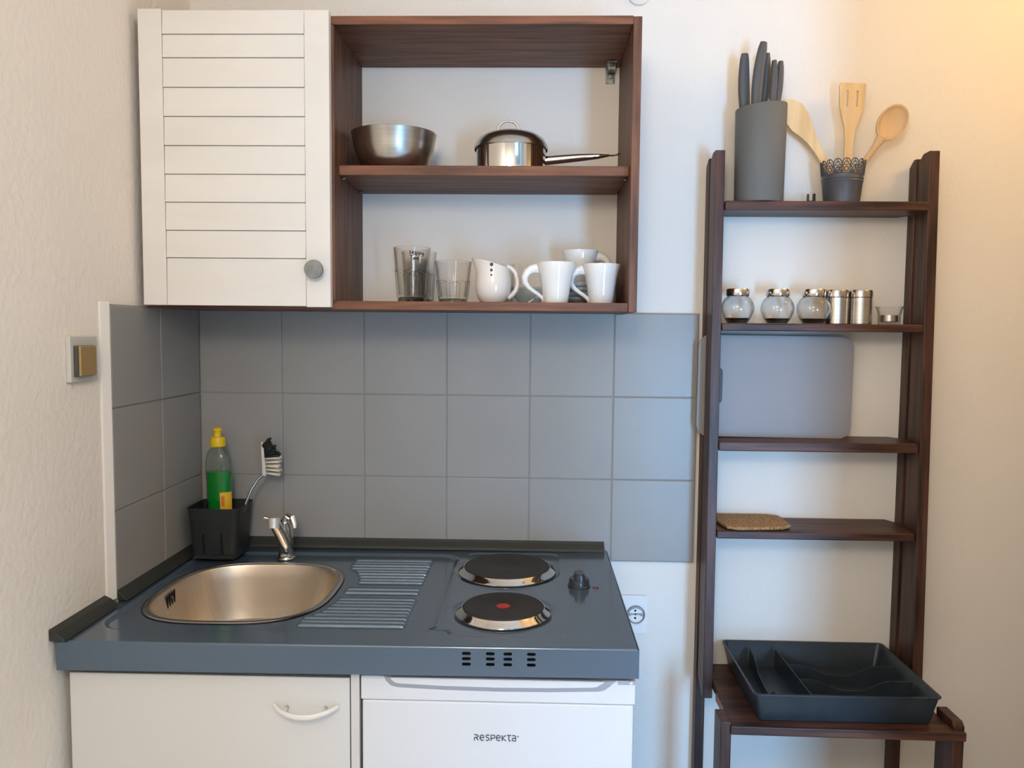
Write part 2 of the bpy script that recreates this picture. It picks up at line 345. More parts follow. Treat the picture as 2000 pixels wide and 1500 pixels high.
# writing on the tall glass
def strokes(word, Mx, th, depth=.0004, gap=1.25):
    G = {'H': [[(0, 0), (0, 1)], [(.6, 0), (.6, 1)], [(0, .5), (.6, .5)]], 'a': [[(.55, .6), (.15, .65), (0, .3), (.2, 0), (.5, .15)], [(.55, .65), (.55, .1), (.7, 0)]],
         'p': [[(.05, .6), (.05, -.4)], [(.05, .5), (.35, .65), (.55, .35), (.35, .02), (.05, .1)]], 'y': [[(0, .6), (.1, .1), (.5, .1)], [(.55, .6), (.5, -.2), (.2, -.4)]],
         'T': [[(-.1, 1), (.7, 1)], [(.3, 1), (.3, 0)]], 'i': [[(.1, .6), (.1, 0), (.25, 0)]], 'm': [[(0, 0), (0, .6)], [(0, .5), (.25, .62), (.3, 0)], [(.3, .5), (.55, .62), (.6, 0)]],
         'e': [[(0, .35), (.5, .35), (.4, .62), (.1, .6), (0, .3), (.15, 0), (.5, .05)]], 'h': [[(0, 0), (0, 1)], [(0, .5), (.3, .65), (.5, .45), (.5, 0)]], 'o': [[(.25, 0), (0, .3), (.25, .62), (.5, .3), (.25, 0)]]}
    out = []; x = 0
    for ch in word:
        for pl in G[ch]: out.append([(x+a, b) for a, b in pl])
        x += .72 if ch != 'i' else .35
    return out, x
def glyph_text(words, c, r, size, z, a_start, m, parent, th=.00055):
    mb = MB()
    for k, wd in enumerate(words):
        sts, wx = strokes(wd, None, 1)
        for st in sts:
            pts = []
            for a, b in st:
                ang = a_start+(a*size)/r
                pts.append((c[0]+r*math.sin(ang), c[1]-r*math.cos(ang), z-k*size*1.25+b*size))
            mb.tube(pts, th, 6)
    return build('lettering', mb, m, parent)
glyph_text(['Happy', 'Time'], (.5415, -.165, ZB), .0398, .0088, ZB+.1010, .04, blackp, g1, th=.0009)
g1b = tumbler('tumbler', (.5430, -.070, ZB), .0315, .0402, .118, .58, 'second tall tumbler half hidden behind the lettered tall glass')
g2 = tumbler('tumbler', (.6315, -.170, ZB), .0305, .0402, .089, .52, 'short faceted tumbler between the tall glass and the milk jug')
# milk jug
jx, jy = .7225, -.165
jug = thing('milk_jug', (jx, jy, ZB), 'cream porcelain milk jug with three black dots and a loop handle', 'jug')
rings = []; ins = []
prof = [(.010, 0), (.024, .0015), (.032, .008), (.0375, .02), (.0405, .036), (.040, .052), (.037, .066), (.0345, .078), (.035, .09), (.037, 1.0)]
def jring(r, z, k, shrink=0):
    ring = []
    for j in range(56):
        a = 2*PI*j/56; ca, sa = math.cos(a), math.sin(a); rr = r-shrink
        x = rr*ca; y = rr*sa*.95; zz = z
        if k > 0:   # towards the rim: the spout pulls out at the left and the rim slopes down to the right
            lip = max(0, -ca)**4; x -= k*lip*.012; zz = z - k*(.011*(1+ca)) ; y *= (1-.25*k*lip)
        ring.append((jx-.004+x, jy+y, ZB+zz))
    return ring
pr = [(.018, .0003, 0), (.026, .002, 0), (.0325, .009, 0), (.0372, .021, 0), (.0392, .036, 0), (.0385, .052, 0), (.0365, .066, .15), (.0355, .08, .5), (.0360, .0965, 1.0)]
rings = [jring(r, z, k) for r, z, k in pr]+[jring(r, z+.0008, k, .0014) for r, z, k in pr[-1:]]+[jring(r, z, k, .0028) for r, z, k in pr[::-1][1:-1]]+[jring(.012, .004, 0)]
build('jug_body', MB().loft(rings, smooth=True), porc_c, jug)
hp = [(.026, .080), (.035, .076), (.044, .067), (.049, .053), (.0492, .040), (.0455, .028), (.038, .018), (.029, .011)]
build('handle', MB().tube([(jx+a, jy, ZB+b) for a, b in hp], [(.0056, .0075)]*8, 14), porc_c, jug)
db = MB()
for (r, z) in ((.0038, .0815), (.0031, .0695), (.0022, .0590)):
    a = -PI/2-.10; yy = -.0362 if z > .075 else (-.0368 if z > .065 else -.0375)
    db.lathe([(.0001, .0010), (r*.9, .0008), (r, 0), (r*.8, -.003)], seg=20)
    n = len(db.v)-80
    Mx = Matrix.Translation((jx-.006, jy+yy*.95-.0009, ZB+z)) @ Matrix.Rotation(PI/2, 4, 'X')
    db.v[n:] = [tuple(Mx @ Vector(v)) for v in db.v[n:]]
build('dots', db, blackp, jug)
# cups with the wide swooping handle
def cup(name, c, m, label, group):
    t = thing(name, c, label, 'cup', group)
    pf = [(.0001, .001), (.0235, .001), (.0255, .0), (.0268, .004), (.030, .03), (.0350, .058), (.0415, .0835), (.0412, .0852), (.0398, .0845), (.0335, .058), (.0283, .03), (.024, .006), (.0001, .005)]
    build('cup_body', MB().lathe(pf, c=c, seg=64), m, t)
    hp = [(-.0300, .0722, .0115), (-.0420, .0735, .0105), (-.0520, .0712, .0094), (-.0610, .0645, .0082), (-.0660, .0545, .0072), (-.0650, .0430, .0062), (-.0575, .0325, .0052), (-.0470, .0245, .0046), (-.0370, .0180, .0043), (-.0285, .0110, .0045), (-.0240, .0040, .0048)]
    build('handle', MB().tube([(c[0]+x, c[1], c[2]+z) for x, z, w in hp], [(w, .0058) for x, z, w in hp], 20), m, t)
    return t
c1 = cup('coffee_cup', (.8536, -.205, ZB), porc, 'white coffee cup with a swooping handle, nearest the milk jug', 'white coffee cups')
c2 = copy_tree(c1, (.9525, -.168, ZB), 'white coffee cup with a swooping handle, nearest the right side panel')
# crockery behind: saucers with a cup on top, glass mug, glass bowl, spoon
sc0 = None
for k in range(4):
    z = ZB+.0045*k+.006*k
    if k == 0:
        m_ = MB().lathe([(.0001, .001), (.026, .001), (.03, 0), (.05, .008), (.067, .0145), (.0682, .016), (.066, .0165), (.048, .0105), (.028, .0042), (.0001, .004)], c=(.917, -.078, ZB), seg=56)
        sc0 = single('saucer', (.917, -.078, ZB), m_, porc_b, 'pale saucer at the bottom of the stack behind the coffee cups', 'saucer', 'stacked saucers behind the cups')
    else:
        s_ = sc0.copy(); COL.objects.link(s_); s_.location = (.917+.0015*k, -.078+.002*(-1)**k, z)
        s_['label'] = ['', 'second pale saucer from the bottom of the stack', 'third pale saucer from the bottom of the stack', 'pale saucer topmost of the stack behind the coffee cups'][k]
c3 = copy_tree(c1, (.9105, -.078, ZB+.0375), 'white cup standing on the saucers behind the two front cups')
c3['group'] = 'white coffee cups'
c3.rotation_euler = (0, 0, PI)
gm = thing('glass_mug', (.726, -.068, ZB), 'clear glass mug almost hidden behind the milk jug', 'mug')
build('mug_body', MB().lathe([(.0001, 0), (.031, 0), (.033, .006), (.0345, .09), (.0338, .0905), (.0325, .089), (.031, .01), (.0001, .008)], c=(.726, -.068, ZB), seg=48), glass, gm)
build('handle', MB().tube([(.726+a, -.068, ZB+b) for a, b in ((.032, .088), (.042, .0905), (.050, .086), (.0535, .074), (.051, .058), (.044, .044), (.032, .038))], .0036, 12), glass, gm)
gb = MB().lathe([(.0001, 0), (.02, 0), (.024, .003), (.036, .018), (.0425, .038), (.0418, .0388), (.0405, .0375), (.034, .019), (.021, .005), (.0001, .004)], c=(.797, -.085, ZB), seg=48)
single('glass_bowl', (.797, -.085, ZB), gb, glassthin, 'small bluish glass bowl behind the first coffee cup handle', 'bowl')
sp = MB().tube([(.795, -.145, ZB+.003), (.812, -.145, ZB+.014), (.830, -.142, ZB+.0265), (.840, -.14, ZB+.034)], [(.0012, .002)]*4, 10)
sp.lathe([(.0001, -.0015), (.005, -.001), (.0062, .0008), (.0001, .0012)], c=(.7925, -.145, ZB+.0022), seg=20, sx=1.4)
single('teaspoon', (.795, -.145, ZB), sp, chrome, 'thin teaspoon leaning under the first coffee cup handle', 'spoon')

# ------------------------------------------------------------ worktop with sink and hotplates
ZW = .872
wt = thing('worktop', (0, -.3, .80), 'anthracite enamelled steel worktop with built-in sink, drainer and two hotplates', 'kitchen worktop')
X0, X1, Y0, Y1 = -.0045, .9915, -.598, .004
scx, scy, sa_, sb_ = .2255, -.309, .1735, .181
def se(a, sa, sb, n=2.9):
    c, s = math.cos(a), math.sin(a); k = (abs(c)**n+abs(s)**n)**(-1/n); return (scx+sa*k*c, scy+sb*k*s)
def sink_d(x, y):  # >0 outside
    dx, dy = (x-scx), (y-scy); a = math.atan2(dy/sb_, dx/sa_); ex, ey = se2(a); r = math.hypot(ex, ey); return math.hypot(dx, dy)-r
def se2(a, n=2.9):
    c, s = math.cos(a), math.sin(a); k = (abs(c)**n+abs(s)**n)**(-1/n); return (sa_*k*c, sb_*k*s)
def sm(e0, e1, x): t = min(1, max(0, (x-e0)/(e1-e0))); return t*t*(3-2*t)
def rr_sdf(x, y, x0, x1, y0, y1, r):
    qx = abs(x-(x0+x1)/2)-(x1-x0)/2+r; qy = abs(y-(y0+y1)/2)-(y1-y0)/2+r
    return math.hypot(max(qx, 0), max(qy, 0))+min(max(qx, qy), 0)-r
ribs = [(-.095, -.262, 9, 0), (-.298, -.322, 2, 0), (-.358, -.500, 9, 0)]
rib_y = [-.096+(-.256+.096)*i/8 for i in range(9)]+[-.297, -.319]+[-.360+(-.500+.360)*i/8 for i in range(9)]
def left_end(y):
    for k in range(120):
        x = .375+.002*k
        if sink_d(x, y) > .021 and x > scx: return max(x, .378)
    return .44
LE = {y: left_end(y) + (0.02 if y > -.27 else .004) for y in rib_y}
hobs = [(.7545, -.166, .095), (.756, -.424, .0775)]
def hgt(x, y):
    h = 0
    d = rr_sdf(x, y, .028, .640, -.543, -.045, .05); h -= .0042*(1-sm(-.010, 0, d))
    d2 = rr_sdf(x, y, .655, .875, -.555, -.03, .03); h -= .0022*(1-sm(-.008, 0, d2))
    for i, ry in enumerate(rib_y):
        dy = abs(y-ry)
        w = .0048 if i < 9 else .0062
        if dy < w:
            a = sm(LE[ry]-.001, LE[ry]+.006, x)*(1-sm(.575, .583, x)); h += .0052*a*math.sqrt(max(0, 1-(dy/w)**2))
    ds = sink_d(x, y)
    if ds < .02: h -= .0035*(1-sm(0, .018, ds))
    for cx, cy, r in hobs:
        d = math.hypot(x-cx, y-cy)-r; h -= .003*(1-sm(.014, .026, d))
    return h
def lin(a, b, n): return [a+(b-a)*i/n for i in range(n+1)]
gx = lin(X0+.003, .375, 110)[:-1]+lin(.375, .60, 100)[:-1]+lin(.60, X1-.003, 120)
gy = lin(Y0+.003, Y1, 500)
vid = {}; vv = []; ff = []
for j, y in enumerate(gy):
    for i, x in enumerate(gx):
        vid[(i, j)] = len(vv); vv.append((x, y, ZW+hgt(x, y)))
for j in range(len(gy)-1):
    for i in range(len(gx)-1):
        xm, ym = (gx[i]+gx[i+1])/2, (gy[j]+gy[j+1])/2
        if sink_d(xm, ym) < -.004: continue
        ff.append((vid[(i, j)], vid[(i+1, j)], vid[(i+1, j+1)], vid[(i, j+1)]))
top = MB().add(vv, ff, True)
# rolled front edge
arc = [(Y0+.003, ZW), (Y0+.0015, ZW-.0004), (Y0+.0004, ZW-.0015), (Y0, ZW-.003)]
top.add([(x, a, b) for a, b in arc for x in (X0+.003, X1-.003)], [(2*i, 2*i+1, 2*i+3, 2*i+2) for i in range(3)], True)
build('top_sheet', top, enamel, wt)
# front apron with vent slots
def pill(cx, cy, w, h, n=6):
    out = []
    for sx, a0 in ((1, -PI/2), (-1, PI/2)):
        for i in range(n+1):
            a = a0+PI*i/n; out.append((cx+sx*(w/2-h/2)+h/2*math.cos(a)*1, cy+h/2*math.sin(a)))
    return out
holes = [pill(cx, cz, .0150, .0054) for cx in (.7005, .7410, .7705, .8102) for cz in (ZW-.0115, ZW-.0205, ZW-.0300)]
ap = plate([(X0, .8225), (X1, .8225), (X1, ZW-.003), (X0, ZW-.003)], holes, .0012, XZ(Y0+.0006))
apr = build('front_apron', ap, enamel, wt)
build('apron_lip', MB().box(X0, X1, Y0, Y0+.018, .8208, .8225), enamel, wt)
build('side_apron', MB().box(X1-.0015, X1, Y0+.0012, Y1, .8225, ZW-.001), enamel, wt)
build('side_apron', MB().box(X0, X0+.0015, Y0+.0012, Y1, .8225, ZW-.004), enamel, wt)
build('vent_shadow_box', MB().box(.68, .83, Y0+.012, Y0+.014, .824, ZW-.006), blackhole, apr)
# sink basin
rings = []
for (o, z) in ((.006, .0006), (.003, .0012), (0, .0008), (-.004, -.001), (-.006, -.006), (-.010, -.03), (-.018, -.09), (-.026, -.118), (-.045, -.134), (-.075, -.141)):
    rings.append([(lambda q: (scx+q[0]*(1+o/max(sa_, 1e-3)), scy+q[1]*(1+o/sb_), ZW+z-.0035))(se2(2*PI*j/120)) for j in range(120)])
rings.append([(scx, scy, ZW-.149)]*120)
build('sink_basin', MB().loft(rings, cap0=False, cap1=False), sinksteel, wt)
b2 = MB(); rg = []
for (o, z) in ((.010, -.0004), (.008, .0011), (.004, .0019), (.001, .0012), (0, 0)):
    rg.append([(lambda q: (scx+q[0]*(1+o/sa_), scy+q[1]*(1+o/sb_), ZW-.0035+z+.0008))(se2(2*PI*j/120)) for j in range(120)])
build('sink_rim', b2.loft(rg, cap0=False, cap1=False), chromed, wt)
dw = MB().lathe([(.0001, .003), (.014, .003), (.016, .005), (.034, .004), (.036, 0)], c=(scx, scy, ZW-.1485), seg=40)
build('drain', dw, chrome, wt)
ov = MB()
for k in range(4): ov.box(.0608, .0640, -.325+.0105*k-.0013, -.325+.0105*k+.0013, ZW-.040+.0008*k, ZW-.013+.0008*k)
ov.xf(Matrix.Translation((-.0005, 0, 0)))
build('overflow', ov, blackhole, wt)
build('overflow_screw', MB().tube([(.0612, -.309, ZW-.022), (.0657, -.309, ZW-.022)], .0026, 12), chrome, wt)
# hotplates
for k, (cx, cy, r) in enumerate(hobs):
    c = (cx, cy, ZW-.0035)
    hp_ = build('hotplate', MB().lathe([(r-.002, .0), (r, .0125), (r-.0015, .0142), (r*.93, .0142), (r*.91, .0136), (r*.3, .0136), (r*.28, .0128), (.0001, .0126)], c=c, seg=90), iron, wt)
    build('plate_ring', MB().lathe([(r+.0135, .0012), (r+.0132, .0030), (r+.010, .0058), (r+.0045, .0098), (r+.0015, .0128), (r+.0004, .0126), (r, .008)], c=c, seg=90), chrome, hp_)
    if k == 1: build('red_dot', MB().lathe([(.0001, .0002), (.0125, .0002), (.0130, 0), (.0128, -.001)], c=(cx, cy, ZW-.0035+.0134), seg=36), redm, hp_)
# control knob
kc = (.9085, -.272, ZW-.0005)
kb = MB().lathe([(.0001, .0), (.0235, .0), (.0235, .003), (.0225, .0045), (.0215, .0052), (.0205, .016), (.0190, .0185), (.0001, .019)], c=kc, seg=48)
kk = build('control_knob', kb, knobm, wt)
rg = [[(kc[0]+.001+x, kc[1]-.001+y, kc[2]+h) for x, y in rrect(w, d, w*.42, 6)] for h, w, d in ((.015, .026, .041), (.022, .024, .040), (.0285, .0205, .037), (.0305, .016, .032))]
build('grip', MB().loft(rg, cap0=False), knobm, kk)
build('indicator_lens', MB().lathe([(.0001, .0022), (.004, .002), (.0052, 0)], c=(.9425, -.283, ZW), seg=24, sx=1.35, sy=.8), ledm, wt)
build('indicator_mark', MB().lathe([(.0001, .0004), (.0011, .0004), (.0012, 0)], c=(.9405, -.303, ZW), seg=12), blackp, wt)
build('embossed_mark', MB().tube([(.640, -.512, ZW-.0001), (.628, -.520, ZW), (.640, -.526, ZW), (.668, -.526, ZW-.0001)], [(.0008, .0012)]*4, 8), knobm, wt)
# faucet
fx, fy = .2345, -.088
fa = build('faucet', MB().lathe([(.0001, 0), (.020, 0), (.0215, .003), (.0205, .006), (.0185, .0075), (.0185, .012), (.0175, .016), (.0001, .016)], c=(fx, fy, ZW-.003), seg=40), chrome, wt)
build('faucet_body', MB().tube([(fx, fy, ZW+.012), (fx-.001, fy, ZW+.035), (fx-.003, fy, ZW+.065), (fx-.004, fy-.002, ZW+.086)], [.0172, .0178, .0182, .0165], 28), chrome, fa)
build('spout', MB().tube([(fx+.004, fy-.006, ZW+.014), (fx+.002, fy-.018, ZW+.038), (fx-.002, fy-.036, ZW+.066), (fx-.006, fy-.054, ZW+.090), (fx-.0075, fy-.060, ZW+.098)], [(.012, .0155), (.012, .0145), (.0115, .0138), (.011, .0128), (.011, .0122)], 24), chrome, fa)
build('aerator', MB().tube([(fx-.0075, fy-.060, ZW+.108), (fx-.0072, fy-.0635, ZW+.086)], [.0128, .0118], 24), mat('aerator_white_metal', (.75, .72, .68), .3, metal=.4), fa)
build('lever', MB().tube([(fx-.002, fy+.002, ZW+.084), (fx+.004, fy+.002, ZW+.098), (fx+.015, fy-.002, ZW+.096), (fx+.0215, fy-.006, ZW+.082), (fx+.023, fy-.008, ZW+.072)], [(.011, .012), (.007, .011), (.0045, .009), (.0035, .007), (.003, .005)], 16), chrome, fa)
build('lever_pin', MB().tube([(fx-.016, fy-.055, ZW+.104), (fx-.0285, fy-.055, ZW+.107), (fx-.0305, fy-.055, ZW+.1065)], [.0026, .0028, .0036], 12), chrome, fa)
wt.rotation_euler = (0, -.0058, 0)
wt.location.z -= .0018

# black sealing strips along the walls
ss = MB().prism([(YB-.0092, .8765), (YB-.028, .8765), (YB-.024, .882), (YB-.0135, .893), (YB-.0092, .8985)], 'x', .0008, .9835)
single('sealing_strip', (.5, 0, .876), ss, rimm, 'long black sealing strip along the back of the worktop', 'sealing strip', bevel=.0008)
s2 = MB().prism([(.0008, .8745), (.020, .8745), (.016, .879), (.006, .889), (.0008, .895)], 'y', -.405, -.0205)
single('sealing_strip', (0, -.2, .876), s2, rimm, 'black sealing strip under the tiles of the left wall', 'sealing strip', bevel=.0008)
s3 = MB().prism([(XL+.0005, .8725), (.0165, .8725), (.0135, .877), (.001, .8865), (XL+.0005, .8925)], 'y', -.606, -.428)
single('sealing_strip', (0, -.5, .876), s3, rimm, 'short black sealing strip against the plaster at the front left corner', 'sealing strip', bevel=.0008)

# ------------------------------------------------------------ caddy with dish soap and brush
ZC = .8725
cd = thing('sink_caddy', (.073, -.085, ZC), 'black plastic caddy holding soap and brush in the worktop corner', 'caddy')
def cring(w, d, r, z, cx=.0765, cy=-.079): return [(cx+x, cy+y, ZC+z) for x, y in rrect(w, d, r, 6)]
rg = [cring(.085, .075, .015, 0), cring(.098, .088, .016, .002), cring(.104, .094, .016, .010), cring(.119, .107, .018, .11), cring(.126, .113, .02, .1215), cring(.125, .112, .02, .1225), cring(.1225, .1095, .02, .1215), cring(.1165, .1045, .018, .110), cring(.1, .09, .016, .012), cring(.09, .08, .015, .005)]
# straighten the left side so it clears the tiles
rg = [[(max(x, .0172), y, z) for x, y, z in r] for r in rg]
cb = build('caddy_body', MB().loft(rg), caddym, cd)
for sx in (-.021, .021):
    x = .0765+sx
    build('slot', MB().hexa([(x-.0028, -.1300, ZC+.016), (x+.0028, -.1300, ZC+.016), (x+.0028, -.120, ZC+.016), (x-.0028, -.120, ZC+.016)], [(x-.0012, -.1342, ZC+.062), (x+.0012, -.1342, ZC+.062), (x+.0012, -.124, ZC+.062), (x-.0012, -.124, ZC+.062)]), blackhole, cd)
rdg = MB().hexa([(.028, -.1295, ZC+.004), (.125, -.1295, ZC+.004), (.125, -.118, ZC+.004), (.028, -.118, ZC+.004)], [(.033, -.1312, ZC+.012), (.120, -.1312, ZC+.012), (.120, -.12, ZC+.012), (.033, -.12, ZC+.012)])
build('foot_ridge', rdg, caddym, cd, bevel=.001)
bx, by, bz = .0735, -.072, ZC+.0055
bt = thing('dish_soap_bottle', (bx, by, bz), 'clear bottle of green dish soap with yellow cap in the black caddy', 'bottle')
OV = dict(sx=1.0, sy=.62)
build('bottle_body', MB().lathe([(.0001, .001), (.026, 0), (.030, .004), (.0300, .10), (.0300, .165), (.0315, .195), (.0300, .222), (.024, .240), (.0145, .250), (.0135, .256), (.0125, .256), (.0125, .250), (.022, .239), (.0285, .222), (.0300, .195), (.0285, .165), (.0285, .005), (.0001, .003)], c=(bx, by, bz), seg=56, **OV), bottlep, bt)
build('soap', MB().lathe([(.0001, .0045), (.0270, .005), (.0281, .010), (.0281, .165), (.0289, .190), (.0289, .192), (.0001, .192)], c=(bx, by, bz), seg=56, **OV), liquid, bt)
cp = build('cap', MB().lathe([(.0140, .250), (.0175, .252), (.0178, .254), (.0172, .270), (.0155, .2735), (.0085, .2745), (.0080, .286), (.0105, .2875), (.0108, .2925), (.008, .2955), (.0001, .2960)], c=(bx, by, bz), seg=36, sx=1, sy=.9), yellow, bt)
lb = MB(); rr = .0304
pts0 = [(bx+rr*math.cos(a)*1.0, by+rr*.62*math.sin(a)-.0003) for a in [math.radians(t) for t in (-74, -66, -58, -50, -42, -34, -26, -16, -6)]]
lb.add([(x, y, bz+z) for z in (.078, .145) for x, y in pts0], [(i, i+1, i+10, i+9) for i in range(8)], True)
lo = build('label', lb, labelm, bt)
lb2 = MB(); pts1 = [(bx+(rr+.0003)*math.cos(a), by+(rr+.0003)*.62*math.sin(a)-.0004) for a in [math.radians(t) for t in (-70, -62, -54, -46)]]
lb2.add([(x, y, bz+z) for z in (.085, .10) for x, y in pts1], [(i, i+1, i+5, i+4) for i in range(3)], True)
lb2.add([(x, y, bz+z) for z in (.112, .136) for x, y in pts1[:3]], [(i, i+1, i+4, i+3) for i in range(2)], True)
build('label_print', lb2, labelo, lo)
bt.rotation_euler = (0, -.015, 0)
# brush
bs = thing('dish_brush', (.12, -.07, ZC+.01), 'dish brush with black and white bristles leaning out of the black caddy', 'brush')
hb = build('handle', MB().tube([(.112, -.085, ZC+.012), (.126, -.083, ZC+.08), (.1385, -.080, ZC+.128), (.150, -.074, ZC+.158), (.163, -.066, ZC+.180), (.1755, -.062, ZC+.191)], [(.0032, .0042)]*6, 12), chromed, bs)
hdm = MB()
hdm.hexa([(.1735, -.071, ZC+.188), (.1825, -.071, ZC+.188), (.1825, -.049, ZC+.188), (.1735, -.049, ZC+.188)], [(.1715, -.073, ZC+.252), (.1780, -.073, ZC+.252), (.1780, -.047, ZC+.252), (.1715, -.047, ZC+.252)])
hdm.hexa([(.1715, -.073, ZC+.252), (.1780, -.073, ZC+.252), (.1780, -.047, ZC+.252), (.1715, -.047, ZC+.252)], [(.1690, -.064, ZC+.268), (.1730, -.064, ZC+.268), (.1730, -.056, ZC+.268), (.1690, -.056, ZC+.268)])
bh = build('brush_head', hdm, mat('brush_head_white', (.62, .60, .56), .4), bs, bevel=.0015)
wb = MB(); bb = MB()
for iz in range(5):
    for iy in range(4):
        z = ZC+.194+iz*.0085; y = -.067+iy*.0048; dz = random.uniform(-.002, .002)
        wb.tube([(.180, y, z), (.213+random.uniform(-.002, .002), y+random.uniform(-.002, .002), z-.003+dz+iz*.0012)], [.0021, .0032], 7)
for iz in range(7):
    for iy in range(5):
        z = ZC+.233+iz*.0043; y = -.069+iy*.0044
        bb.tube([(.177-.0005*iz, y, z), (.2095-.0038*iz+random.uniform(-.003, .003), y+random.uniform(-.003, .003), z+.002+.0022*iz+random.uniform(-.002, .003))], [.0023, .0032], 7)
build('white_bristles', wb, brist_w, bs); build('black_bristles', bb, brist_b, bs)

# ------------------------------------------------------------ base cabinet and fridge
bc = thing('base_cabinet', (.25, -.3, 0), 'white laminate sink base cabinet with bow handle left of the fridge', 'base cabinet')
build('side_panel', MB().box(-.0045, .0115, -.555, -.03, .0, .8155), cabwhite, bc)
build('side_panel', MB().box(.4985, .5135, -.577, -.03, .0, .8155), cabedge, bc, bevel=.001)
build('back_panel', MB().box(.012, .498, -.036, -.03, .08, .70), cabwhite, bc)
build('plinth', MB().box(.012, .498, -.53, -.515, 0, .09), cabwhite, bc)
bdoor = build('door', MB().box(.0045, .4965, -.5765, -.5575, .10, .8060), cabwhite, bc, bevel=.0015)
hc = []
for i in range(13):
    t = -1+2*i/12; hc.append((.4210+.0555*t, -.577-.026*(1-t*t)**.8-.002, .7475+.0085*t*t))
bh_ = build('handle', MB().tube(hc, [(.0042+.0012*(1-abs(-1+2*i/12)), .0034) for i in range(13)], 14), mat('handle_white', (.80, .78, .73), .35), bdoor)
for xx in (.3875, .4545): build('handle_post', MB().tube([(xx, -.5765, .7525), (xx, -.597, .7505)], .0032, 10), cabwhite, bh_)

fr = thing('fridge', (.75, -.3, 0), 'white undercounter fridge below the hotplates', 'fridge')
build('fridge_cabinet', MB().box(.5165, .9865, -.53, -.04, .03, .8120), fridge_m, fr, bevel=.004)
fd = build('door', MB().box(.5185, .9860, -.578, -.534, .06, .7690), fridge_m, fr, bevel=.0035)
# top strip of the door, cut for the pull handle
st = build('door_top_strip', MB().box(.5165, .9885, -.5790, -.534, .7700, .8125), fridge_m, fr, bevel=.002)
o1 = [(.5560, .8120), (.5600, .8035), (.5680, .7955), (.5800, .7925), (.66, .7895), (.7545, .7883), (.84, .7893), (.925, .7920), (.936, .7945), (.9450, .8015), (.9560, .8120)]
i1 = [(.5665, .8120), (.5700, .8075), (.5765, .8030), (.5850, .8018), (.66, .7990), (.7545, .7982), (.84, .7990), (.915, .8015), (.923, .8028), (.9305, .8075), (.9375, .8120)]
n = len(o1)
hm = MB(); hm.add([(x, -.5788, z) for x, z in o1]+[(x+.0015*(1 if x < .75 else -1), -.5862, z+.001) for x, z in i1], [(i, i+1, n+i+1, n+i) for i in range(n-1)], True)
build('handle_bevel', hm, fridge_g, st)  # shade on the white bevel is painted as grey
hm2 = MB().add([(x+.0015*(1 if x < .75 else -1), -.5862, z+.001) for x, z in i1], [tuple(range(n-1, -1, -1))]); hm2.box(.57, .93, -.5862, -.579, .8125, .8135)
build('pull_handle', hm2, fridge_m, st)
build('hinge_recess_shade', MB().box(.9585, .9882, -.5800, -.5790, .8055, .8130), fridge_g, fr, bevel=.0003)  # grey plate painted in for the shaded recess by the hinge
build('hinge_screw', MB().lathe([(.0001, .003), (.003, .0025), (.004, 0)], seg=16).xf(Matrix.Translation((.9805, -.580, .8095)) @ Matrix.Rotation(PI/2, 4, 'X')), fridge_m, fr)
for xx in (.56, .94):
    for yy in (-.5, -.08): build('foot', MB().lathe([(.0001, 0), (.02, 0), (.02, .03), (.0001, .031)], c=(xx, yy, 0), seg=20), blackp, fr)
# RESPEKTA lettering in strokes
GL = {'R': [[(.0, 1), (.45, 1), (.68, .86), (.68, .68), (.5, .52), (.05, .52), (.05, 0)], [(.32, .5), (.72, 0)]],
      'e': [[(.04, .5), (.74, .52), (.70, .82), (.4, 1), (.12, .85), (.02, .5), (.12, .15), (.4, 0), (.70, .08)]],
      's': [[(.64, .95), (.3, 1), (.08, .85), (.12, .62), (.55, .42), (.64, .2), (.42, 0), (.05, .05)]],
      'P': [[(.05, 0), (.05, 1), (.5, 1), (.70, .86), (.70, .56), (.5, .42), (.08, .42)]],
      'K': [[(.05, 0), (.05, 1)], [(.66, 1), (.1, .48), (.70, 0)]],
      't': [[(.0, 1), (.70, 1)], [(.30, 1), (.30, .2), (.40, .02), (.64, .02)]],
      'a': [[(.06, .95), (.4, 1), (.62, .85), (.62, 0), (.25, 0), (.03, .15), (.03, .38), (.2, .52), (.6, .52)]]}
lg = MB(); Hh = .0100; xx = .7128; zz0 = .7010
for ch in 'ResPeKta':
    for stp in GL[ch]:
        P3 = [Vector((xx+a*Hh, -.5783, zz0+b*Hh)) for a, b in stp]
        lg.tube(P3, [(.0009, .0009)]*len(P3), 8, up=(0, 1, 0))
    xx += {'R': .92, 'e': .96, 's': .86, 'P': .88, 'K': .86, 't': .82, 'a': .8}[ch]*Hh*1.045
lg.torus((xx+.0020, -.5784, zz0+.0083), .0010, .0003, 16, 6, 'y'); lg.lathe([(.0001, .0004), (.0005, .0003)], seg=8, c=(xx+.002, -.5784, zz0+.0083))
build('lettering', lg, greyprint, fd)

